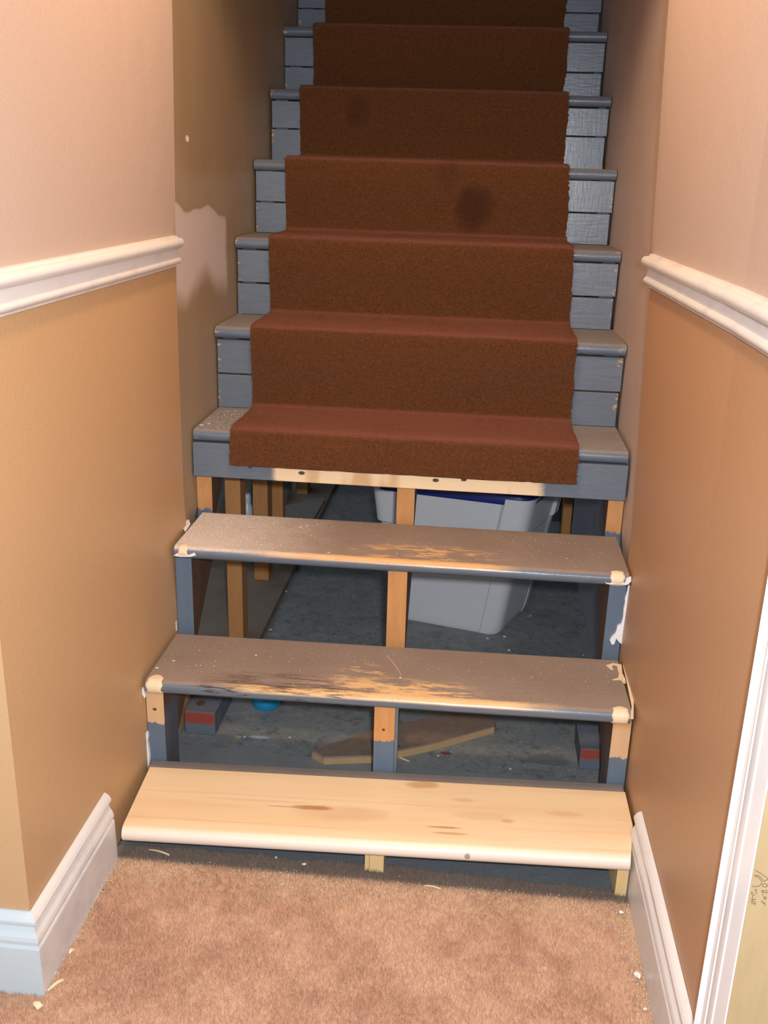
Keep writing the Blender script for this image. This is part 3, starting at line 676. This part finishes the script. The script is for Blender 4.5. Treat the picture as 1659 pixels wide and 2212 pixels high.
for j, (y, z) in enumerate(path):
    a = path[max(j - 1, 0)]; b = path[min(j + 1, len(path) - 1)]; ty, tz = b[0] - a[0], b[1] - a[1]; L = math.hypot(ty, tz); ny_, nz_ = -tz / L, ty / L
    xl = .0785 + random.uniform(-.0012, .0012); xr = interp(z, [.55, .83, 1.2, 2.2], [.8245, .8215, .8055, .805]) + random.uniform(-.0022, .0018) + .004 * mnoise.noise(Vector((0, z * 14, 5)))
    ring = []
    for side in (1, 0):
        xs = [xl + (xr - xl) * k / NX for k in range(NX + 1)]
        if not side: xs = xs[::-1]
        for x in xs:
            wv = .0014 * mnoise.noise(Vector((x * 7, y * 9, z * 9))) + .0005 * mnoise.noise(Vector((x * 60, y * 60, z * 60)))
            edge = min(1, min(x - xl, xr - x) / .006)
            th = (T_ * (.55 + .45 * edge) + wv) if side else 0
            dz = (zs(4, x) - (ZL[4] + ZR[4]) / 2) * 1.0 + (.0008 * mnoise.noise(Vector((x * 70, 3, 3))) if j == 0 else 0)
            if z < .7: dz = zs(3, x) - (ZL[3] + ZR[3]) / 2 + (random.uniform(-.001, .001) if j == 0 else 0)
            # path is the underside: lift outward
            ring.append((x, y + ny_ * (th - .004), z + dz + nz_ * (th - .004)))
    rings.append(ring)
runner = mesh('stair_runner', *loft(rings), m_runner, smooth=True, angle=60, label='rust brown carpet runner draped down the middle of the stairs', cat='carpet runner')

# short matted pile over the runner
pa = np.array(path); seg = np.linalg.norm(np.diff(pa, axis=0), axis=1); cum = np.concatenate([[0], np.cumsum(seg)])
vis = cum[np.argmax(pa[:, 1] > 1.72)]; n = 170000
sv = rng.uniform(0, vis, n); k = np.clip(np.searchsorted(cum, sv) - 1, 0, len(seg) - 1); t = (sv - cum[k]) / seg[k]
P2 = pa[k] + (pa[k + 1] - pa[k]) * t[:, None]; T2 = (pa[k + 1] - pa[k]) / seg[k][:, None]; N2 = np.stack([-T2[:, 1], T2[:, 0]], 1)
xr_ = np.interp(P2[:, 1], [.55, .83, 1.2, 2.2], [.8245, .8215, .8055, .805]); xx = rng.uniform(.0775, 1, n); xx = .0775 + (xr_ + .001 - .0775) * rng.uniform(0, 1, n)
zlv = np.interp(P2[:, 1], [.7, .72], [ZR[3] - ZL[3], ZR[4] - ZL[4]]); dz = zlv * (xx / .92 - .5)
base = np.stack([xx, P2[:, 0] + N2[:, 0] * .0012, P2[:, 1] + N2[:, 1] * .0012 + dz], 1); h = rng.uniform(.0014, .0030, n) * np.where(N2[:, 1] > .6, .75, 1.0)
up = np.stack([np.zeros(n), N2[:, 0], N2[:, 1]], 1); tg = np.stack([np.zeros(n), T2[:, 0], T2[:, 1]], 1); ex = np.tile([1.0, 0, 0], (n, 1))
a = rng.uniform(0, 6.28, n)[:, None]; d = ex * np.cos(a) + tg * np.sin(a); b_ = rng.uniform(0, 6.28, n)[:, None]; e = ex * np.cos(b_) + tg * np.sin(b_)
V = np.zeros((n, 3, 3)); V[:, 0] = base + d * .00055; V[:, 1] = base - d * .00055; V[:, 2] = base + up * h[:, None] + e * rng.uniform(0, .0022, n)[:, None]
np_mesh('runner_pile', V.reshape(-1, 3), np.arange(n * 3).reshape(-1, 3), m_rpile, runner, 'stuff')

# ------------------------------------------------------------------ under the stairs: studs, bricks, tote, odds and ends
FZ = -.0125
wl = bpy.data.objects['wall_left.001']; wr = bpy.data.objects['wall_right.002']
def post(x0, x1, y0, y1, z0, z1, mat, parent, label=None): return bev(mesh('stud', *boxg((x0, y0, z0), (x1, y1, z1)), mat, parent, label=label), .002, 2)
def under(y): return .337 + .885 * (y - .607)
post(.001, .040, .868, .925, .0102, under(.86) , m_stud, wl)
post(-.021, .023, 1.262, 1.325, .0102, under(1.262), m_stud, wl)
post(-.001, .036, 1.42, 1.46, .0102, under(1.42), m_stud, wl)
post(-.048, -.006, 2.10, 2.18, .0102, under(2.10) , m_stud2, wl)
post(.914, .944, 1.745, 1.80, FZ, under(1.745), m_stud, wr)
def brick(x0, x1, y0, y1, h, label):
    v, f = boxg((x0, y0, FZ), (x1, y1, FZ + h)); o = mesh('brick', v, f, m_brick, label=label, cat='brick', group=None)
    return bev(o, .0035, 3)
b1 = brick(.009, .0775, .444, .60, .056, 'grey painted brick with a red worn face, under the left stringer')
random.seed(1)
ring = [(.036 + .010 * math.cos(a), .482 + .012 * math.sin(a)) for a in np.linspace(0, 2 * math.pi, 14, endpoint=False)]
mesh('core_hole', *loft([[(x, y, FZ + .0555) for x, y in ring], [(x, y, FZ + .0566) for x, y in ring]]), plain('brown_mortar', (.09, .045, .03), .8), b1, label='brown filled hole in the brick')
brick(.862, .935, .424, .53, .050, 'grey painted brick with a red worn face, at the foot of the right stringer')
# scrap plank
pl = [(.302, .372), (.33, .352), (.433, .3725), (.55, .437), (.686, .529), (.690, .548), (.667, .582), (.604, .589), (.418, .472), (.35, .415), (.31, .385)]
pl = [(x, y + .012) for x, y in pl]
zo = FZ + .0005
cx, cy = .5, .47
in_ = [((x - cx) * .985 + cx, (y - cy) * .97 + cy) for x, y in pl]
V, F = loft([[(x, y, zo) for x, y in pl], [(x, y, zo + .016) for x, y in pl], [(x, y, zo + .019) for x, y in in_]])
fm = [1 if i < len(pl) else 0 for i in range(len(F))]
mesh('scrap_plank', V, F, None, mats=[m_scrap, m_scrapedge], fm=fm, label='rough splintered wood plank lying on the concrete under the second tread', cat='plank')
# storage tote
tote = empty('storage_tote', (.6, 1.17, FZ), 'pale grey plastic storage tote with a blue lid behind the centre stringer', 'storage bin')
BOT = [Vector((.395, 1.115)), Vector((.698, 1.034)), Vector((.792, 1.258)), Vector((.489, 1.339))]
TOP = [Vector((.345, 1.085)), Vector((.752, .998)), Vector((.872, 1.285)), Vector((.465, 1.372))]
def rrect(c4, r, n=9, m=16):
    out = []
    for i in range(4):
        p, q, s = c4[i - 1], c4[i], c4[(i + 1) % 4]
        d1 = (p - q).normalized(); d2 = (s - q).normalized(); a = q + d1 * r; b = q + d2 * r
        for k in range(n + 1):
            t = k / n; out.append(((1 - t) ** 2 * a + 2 * t * (1 - t) * q + t * t * b, i, 0, d1, d2))
        e = s - d2 * r
        L = (e - b).length; ds = [.010, .0155, .0165, .0175, .0185, .024, .030, .0315, .033, .06, .10]
        for q_ in ds + [L / 2] + [L - v for v in ds[::-1]]: out.append((b.lerp(e, q_ / L), i, min(q_, L - q_), d1, d2))
    return out
def sm(v, a, b): t = max(0, min(1, (v - a) / (b - a))); return t * t * (3 - 2 * t)
hts = [0, .004, .012, .03, .08, .14, .20, .25, .275, .284, .288, .291, .294, .305, .32, .34, .36, .380, .392, .400]
rings = []
for h in hts:
    t = h / .400; c4 = [BOT[i].lerp(TOP[i], t) for i in range(4)]
    cen = sum(c4, Vector((0, 0))) / 4; shr = {0: .975, .004: .987, .012: .996}.get(h, 1.0)
    base = rrect([cen + (v - cen) * shr for v in c4], .034)
    ring = []
    for p, i, f, d1, d2 in base:
        d = (p - cen).normalized(); near = 1.0
        lug = sm(h, .288, .294) * (1 - sm(f, .0305, .0325)) * .011
        rib = .0022 * (1 if (i == 1 and False) else 0)
        # shallow recessed panel down the middle of the long side
        pan = -.0035 * (1 - sm(h, .284, .288)) * (1 if abs(f - .017) < .0008 else 0) - .0015 * (1 - sm(h, .284, .288)) * sm(f, .0182, .0186)
        ring.append((p.x + d.x * (lug + pan), p.y + d.y * (lug + pan), FZ + .0003 + h))
    rings.append(ring)
# inner wall back down
def inner(ring, k, z): 
    c = sum((Vector(p[:2]) for p in ring), Vector((0, 0))) / len(ring); return [(c.x + (p[0] - c.x) * k, c.y + (p[1] - c.y) * k, z) for p in ring]
rings.append(inner(rings[-1], .985, FZ + .400)); rings.append(inner(rings[0], .97, FZ + .01))
mesh('bin_body', *loft(rings), m_bin, tote, smooth=True, angle=40)
lr = [inner([(p.x, p.y, 0) for p, *_ in rrect(TOP, .045)], k, FZ + z) for k, z in ((1.035, .384), (1.045, .387), (1.045, .404), (1.03, .410), (.93, .412), (.92, .420), (.0001, .420))]
mesh('lid', *loft([inner([(p.x, p.y, 0) for p, *_ in rrect(TOP, .045)], 1.03, FZ + .385)] + lr), m_lid, tote, smooth=True, angle=40)
# bottle behind the studs
def lathe(cx, cy, prof, n=20):
    return loft([[(cx + r * math.cos(2 * math.pi * k / n), cy + r * math.sin(2 * math.pi * k / n), z) for k in range(n)] for r, z in prof])
bt = empty('bottle', (-.072, 1.405, .0102), 'white plastic bottle standing between the left studs', 'bottle')
mesh('bottle_body', *lathe(-.072, 1.405, [(.001, .0103), (.020, .0105), (.022, .016), (.022, .12), (.020, .14), (.022, .16), (.019, .185), (.011, .20), (.010, .205), (.001, .205)]), m_bottle, bt, smooth=True, angle=50)
mesh('bottle_cap', *lathe(-.072, 1.405, [(.001, .2055), (.012, .2055), (.012, .225), (.010, .229), (.001, .229)]), m_bottle, bt, smooth=True, angle=50)
# crumpled bag
import bmesh
bm = bmesh.new(); bmesh.ops.create_icosphere(bm, subdivisions=4, radius=1)
for v in bm.verts:
    n1 = mnoise.noise(v.co * 1.7) * .35 + abs(mnoise.noise(v.co * 4.5)) * .35; v.co = Vector((v.co.x * (.075 + .04 * n1) - .128, v.co.y * (.08 + .06 * n1) + 2.04, max(.0102, v.co.z * (.07 + .06 * n1) + .06)))
V = [tuple(v.co) for v in bm.verts]; F = [tuple(v.index for v in f.verts) for f in bm.faces]; bm.free()
mesh('plastic_bag', V, F, m_bag, smooth=False, label='crumpled plastic bag heaped behind the left studs', cat='bag')
smp = [(-.13, 1.80), (.066, 1.80), (.072, 2.03), (.055, 2.05), (-.12, 1.86)]
mesh('board_offcut', *loft([[(x, y, .0104) for x, y in smp], [(x, y, .020) for x, y in smp]]), m_slab, label='pale flat board offcut lying beyond the left studs', cat='board')
# blue object edge under the second tread
mesh('plastic_cup', *lathe(.160, .592, [(.001, FZ + .0003), (.030, FZ + .0003), (.034, FZ + .006), (.036, FZ + .018), (.030, FZ + .024), (.012, FZ + .027), (.001, FZ + .027)], 24), m_blue, smooth=True, angle=50, label='bright blue round plastic thing on the concrete behind the second tread', cat='cup')
# radiator at the back right
rad = empty('radiator', (.95, 2.25, FZ), 'black finned metal heater in the far right corner under the stairs', 'heater')
mesh('housing', *boxg((.875, 2.02, FZ), (.944, 2.30, .025)), m_radiator, rad)
for k in range(9):
    mesh('fin', *boxg((.885, 2.03 + k * .03, .0252), (.944, 2.04 + k * .03, .17)), m_radiator, rad)
mesh('rail', *boxg((.878, 2.022, .1702), (.944, 2.30, .18)), m_radiator, rad)
# match
mt = empty('matchstick', (.492, .41, FZ), 'pale matchstick with an orange head lying beside the centre stringer', 'matchstick')
def bar(a, b, w_, h, z):
    a, b = Vector((*a, 0)), Vector((*b, 0)); d = (b - a).normalized(); n_ = Vector((-d.y, d.x, 0)) * w_ / 2
    return loft([[p + n_ + Vector((0, 0, z)), p - n_ + Vector((0, 0, z)), p - n_ + Vector((0, 0, z + h)), p + n_ + Vector((0, 0, z + h))] for p in (a, b)])
mesh('stick', *bar((.474, .421), (.506, .403), .0018, .0018, FZ), m_shaving, mt); bev(mesh('head', *bar((.5062, .4029), (.5095, .401), .0028, .0026, FZ), m_matchhead, mt), .0008)

# ------------------------------------------------------------------ chips, shavings, dust
random.seed(9)
def chip_mesh(name, s, flat, mat):
    bm = bmesh.new(); bmesh.ops.create_icosphere(bm, subdivisions=1, radius=1)
    for v in bm.verts: k = random.uniform(.7, 1.15); v.co = Vector((v.co.x * s * k, v.co.y * s * k * .75, (v.co.z + 1) * s * flat * .5))
    lo = min(v.co.z for v in bm.verts)
    for v in bm.verts: v.co.z -= lo
    me = bpy.data.meshes.new(name); bm.to_mesh(me); bm.free(); me.materials.append(mat); return me
chips = [chip_mesh('plaster_chip', 1, .7, m_plaster) for _ in range(6)]
def chip(x, y, z, s, label, group, flat=1, cat='debris', k=None, name='plaster_chip', rot=None):
    o = bpy.data.objects.new(name, chips[(k if k is not None else random.randrange(6))]); C.collection.objects.link(o)
    o.location = (x, y, z); o.scale = (s, s, s * flat); o.rotation_euler[2] = random.uniform(0, 6.28) if rot is None else rot
    return props(o, label, cat, group)
big = {0: .0068, 1: .0055, 7: .0052, 8: .0065, 9: .0068, 6: .0038, 10: .0035}
fc = [(.078, 1.242), (.087, .981), (.243, 1.242), (.365, .984), (.267, .969), (.356, 1.145), (.792, 1.182), (.671, 1.017), (.717, 1.036), (.728, .949), (.920, .957), (.926, 1.132), (.612, .989), (.173, 1.996), (.209, 2.186)]
names = {0: 'white plaster chip on the concrete left of the centre stringer, the larger upper one', 1: 'square white plaster chip on the concrete just behind the second tread, left side', 8: 'white plaster chip at the front foot of the grey tote, right one', 7: 'white plaster chip at the front foot of the grey tote, left one', 9: 'white plaster chip half hidden behind the second tread, in front of the tote', 6: 'small white plaster chip on the concrete right of the grey tote'}
for i, (x, y) in enumerate(fc):
    zf = .0101 if x < .078 + .001 and y > .7 and x < .077 else FZ
    chip(x, y - (.0 if i != 9 else -.006), zf, big.get(i, .0020), names.get(i, 'tiny white plaster fleck on the dark concrete far under the stairs'), None if i in names else 'plaster flecks far under the stairs', .6)
fc2 = [(.142, .448), (.240, .460), (.143, .519), (.178, .482), (.251, .443), (.745, .515), (.566, .433), (.594, .453), (.773, .587), (.719, .405), (.665, .532), (.574, .459), (.827, .501), (.853, .499), (.755, .611)]
for i, (x, y) in enumerate(fc2):
    s = .0034 if i in (0, 1, 6, 9) else .0016
    lab = {1: 'white plaster spatter chip near the left brick', 0: 'pale chip on the concrete beside the left brick', 6: 'white plaster chip right of the centre stringer beside a red smear', 9: 'white plaster chip on the concrete right of the scrap plank'}.get(i, 'tiny white plaster fleck on the concrete between the bricks')
    chip(x, y, FZ, s, lab, None if i in (0, 1, 6, 9) else 'plaster flecks between the bricks', .5)
for (x, y, s, lab) in ((.348, .030, .0052, 'white plaster chip on the carpet edge under the pine tread'), (.295, .041, .0035, 'flat white chip under the pine tread nose, left of the larger one'), (.749, .052, .0025, 'small white chip in the gap under the pine tread, right side'),
                       (.900, -.157, .0085, 'crumpled pale plaster lump at the foot of the right baseboard'), (.902, -.222, .004, 'small pale chip by the right baseboard nearest the viewer'), (.893, -.02, .005, 'curled pale shaving by the right baseboard near the step')):
    chip(x, y, .004 if y < .045 else FZ, s, lab, None, .7)
t3c = [(.242, .583, .0042), (.253, .594, .003), (.147, .488, .002), (.324, .445, .0032), (.352, .432, .0022), (.179, .522, .002), (.126, .504, .002), (.805, .495, .0022), (.461, .463, .002)]
for i, (x, y, s) in enumerate(t3c): chip(x, y, zs(2, x), s, {0: 'cream flake near the back of the third tread', 3: 'torn splinter flake in the middle of the third tread'}.get(i, 'small pale flake lying on the third tread'), None if i in (0, 3) else 'flakes on the third tread', .4)
t2c = [(.017, .264, .0042), (.089, .285, .0018), (.098, .286, .0018), (.124, .286, .0018), (.195, .341, .0030), (.489, .286, .0034), (.483, .261, .0018), (.121, .307, .0018), (.040, .297, .0038)]
for i, (x, y, s) in enumerate(t2c): chip(x, y, zs(1, x), s, {0: 'white plaster chip at the left end of the second tread', 4: 'white flake on the back of the second tread, left of centre', 5: 'pale curled flake in the middle of the second tread', 8: 'flat cream flake near the left end of the second tread'}.get(i, 'tiny white flake on the second tread'), None if i in (0, 4, 5, 8) else 'flakes on the second tread', .4)
for i, (x, y, s) in enumerate(((.004, .674, .006), (.016, .690, .004))): chip(x, y, zs(3, x), s, ('white plaster chip at the left end of the fourth tread', 'smaller white chip behind the first on the fourth tread')[i], None, .6)
r4 = [(.155, .719, .0022), (.175, .737, .0022), (.215, .688, .0035), (.264, .690, .002), (.271, .713, .002), (.294, .709, .002), (.326, .707, .002), (.391, .760, .002), (.403, .655, .0026), (.150, .643, .002), (.472, .720, .002), (.570, .732, .002), (.771, .774, .002), (.174, .732, .002)]
for i, (x, y, s) in enumerate(r4): chip(x, y, zs(3, x) + .0095, s, 'small white flake on the lowest step of the brown runner' if i != 2 else 'largest white flake on the lowest step of the brown runner', None if i == 2 else 'flakes on the runner', .5)
chip(.545, .872 - .022, zs(3, .5) + .205 - .0, .0001, 'x', None) if False else None
chip(.580, .872, zs(4, .58) + .0085, .0045, 'white plaster flake on the runner over the fifth step', None, .6)
chip(.249, .872, zs(4, .25) + .0085, .003, 'small white flake on the left of the runner over the fifth step', None, .6)
# shavings
def shaving(a, b, w_, z, label):
    a3, b3 = Vector((*a, z)), Vector((*b, z)); d = (b3 - a3).normalized(); n_ = Vector((-d.y, d.x, 0)); rings = []
    for k in range(7):
        t = k / 6; p = a3.lerp(b3, t) + Vector((0, 0, .0025 * math.sin(t * 3.1))); ww = w_ * (.3 + .7 * math.sin(min(1, t * 1.6 + .05) * 1.57)) / 2
        rings.append([p + n_ * ww, p - n_ * ww, p - n_ * ww + Vector((0, 0, .001)), p + n_ * ww + Vector((0, 0, .0012))])
    return mesh('wood_shaving', *loft(rings), m_shaving, label=label, cat='debris')
shaving((.066, .030), (.107, .020), .003, .006, 'long thin pine sliver under the left end of the pine tread')
shaving((.022, -.300), (.036, -.276), .005, .005, 'pale wood shaving by the left baseboard corner, upper one')
shaving((.010, -.322), (.024, -.330), .009, .004, 'rounded pale wood chip at the very corner of the left baseboard')
shaving((.024, -.225), (.028, -.215), .006, .005, 'small pine chip midway along the left baseboard')
shaving((.561, -.002), (.59, -.006), .002, .007, 'thin pine splinter on the sawdust before the pine tread')
shaving((.492, .292), (.455, .372), .0009, zs(1, .47) - .0002, 'hair thin curved splinter on the second tread')
# dust and sawdust
def specks(name, n, fn, smin, smax, mat, label, cat='dust'):
    P = np.array([fn() for _ in range(n)]); s = rng.uniform(smin, smax, n)
    base = np.array([(1, 0, 0), (-.5, .87, 0), (-.5, -.87, 0), (0, 0, .9)]); V = np.zeros((n, 4, 3))
    a = rng.uniform(0, 6.28, n); ca, sa = np.cos(a), np.sin(a); el = rng.uniform(1, 2.6, n)
    for i, (bx_, by_, bz_) in enumerate(base):
        x_ = bx_ * s * el; y_ = by_ * s; V[:, i, 0] = P[:, 0] + x_ * ca - y_ * sa; V[:, i, 1] = P[:, 1] + x_ * sa + y_ * ca; V[:, i, 2] = P[:, 2] + bz_ * s
    F = np.array([(0, 1, 3), (1, 2, 3), (2, 0, 3), (0, 2, 1)]); FF = (np.arange(n)[:, None, None] * 4 + F[None]).reshape(-1, 3)
    return np_mesh(name, V.reshape(-1, 3), FF, mat, None, 'stuff', label, cat)
ru = random.uniform
def f_t3():
    while True:
        x, y = .01 + abs(random.gauss(0, .13)), ru(.44, .635)
        if x < .32: return (x, y, zs(2, x))
specks('plaster_dust', 900, f_t3, .0003, .0011, m_specks, 'white plaster grit drifted over the left end of the third tread')
specks('plaster_dust', 260, lambda: (lambda x, y: (x, y, zs(1, x)))(ru(.02, .9), ru(.225, .405)), .0003, .0009, m_specks, 'white grit scattered on the second tread')
specks('plaster_dust', 200, lambda: (lambda x, y: (x, y, zs(2, x)))(ru(.3, .9), ru(.44, .635)), .0003, .0008, m_specks, 'white grit scattered on the right of the third tread')
specks('plaster_dust', 700, lambda: (lambda x, y: (x, y, FZ))(ru(.01, .92), .25 + 1.6 * random.random() ** 1.8), .0003, .0010, m_specks, 'white grit scattered on the concrete under the stairs')
specks('sawdust', 1100, lambda: (ru(.03, .90), min(.03, random.gauss(-.02, .014)), ru(.004, .008)), .0004, .0014, m_shaving, 'sawdust strewn on the carpet along the pine tread')
specks('sawdust', 500, lambda: (min(.911, random.gauss(.902, .008)), ru(-.42, .0), ru(.004, .008)), .0004, .0014, m_shaving, 'sawdust strewn on the carpet along the right baseboard')
specks('sawdust', 260, lambda: (max(.02, random.gauss(.024, .006)), ru(-.30, .0), ru(.004, .008)), .0004, .0013, m_shaving, 'sawdust strewn on the carpet along the left baseboard')
specks('sawdust', 260, lambda: (ru(.05, .85), ru(-.35, -.05), ru(.005, .008)), .0003, .0008, m_shaving, 'stray sawdust specks over the middle of the hall carpet')
specks('plaster_dust', 220, lambda: (lambda x, y: (x, y, zs(3, x) + .0095))(ru(.09, .81), ru(.645, .80)), .0003, .0008, m_specks, 'white grit on the lowest step of the brown runner')
specks('plaster_dust', 260, lambda: (lambda x, y: (x, y, zs(3, x)))(ru(.0, .07), ru(.65, .84)), .0003, .0010, m_specks, 'white grit on the left end of the fourth tread')
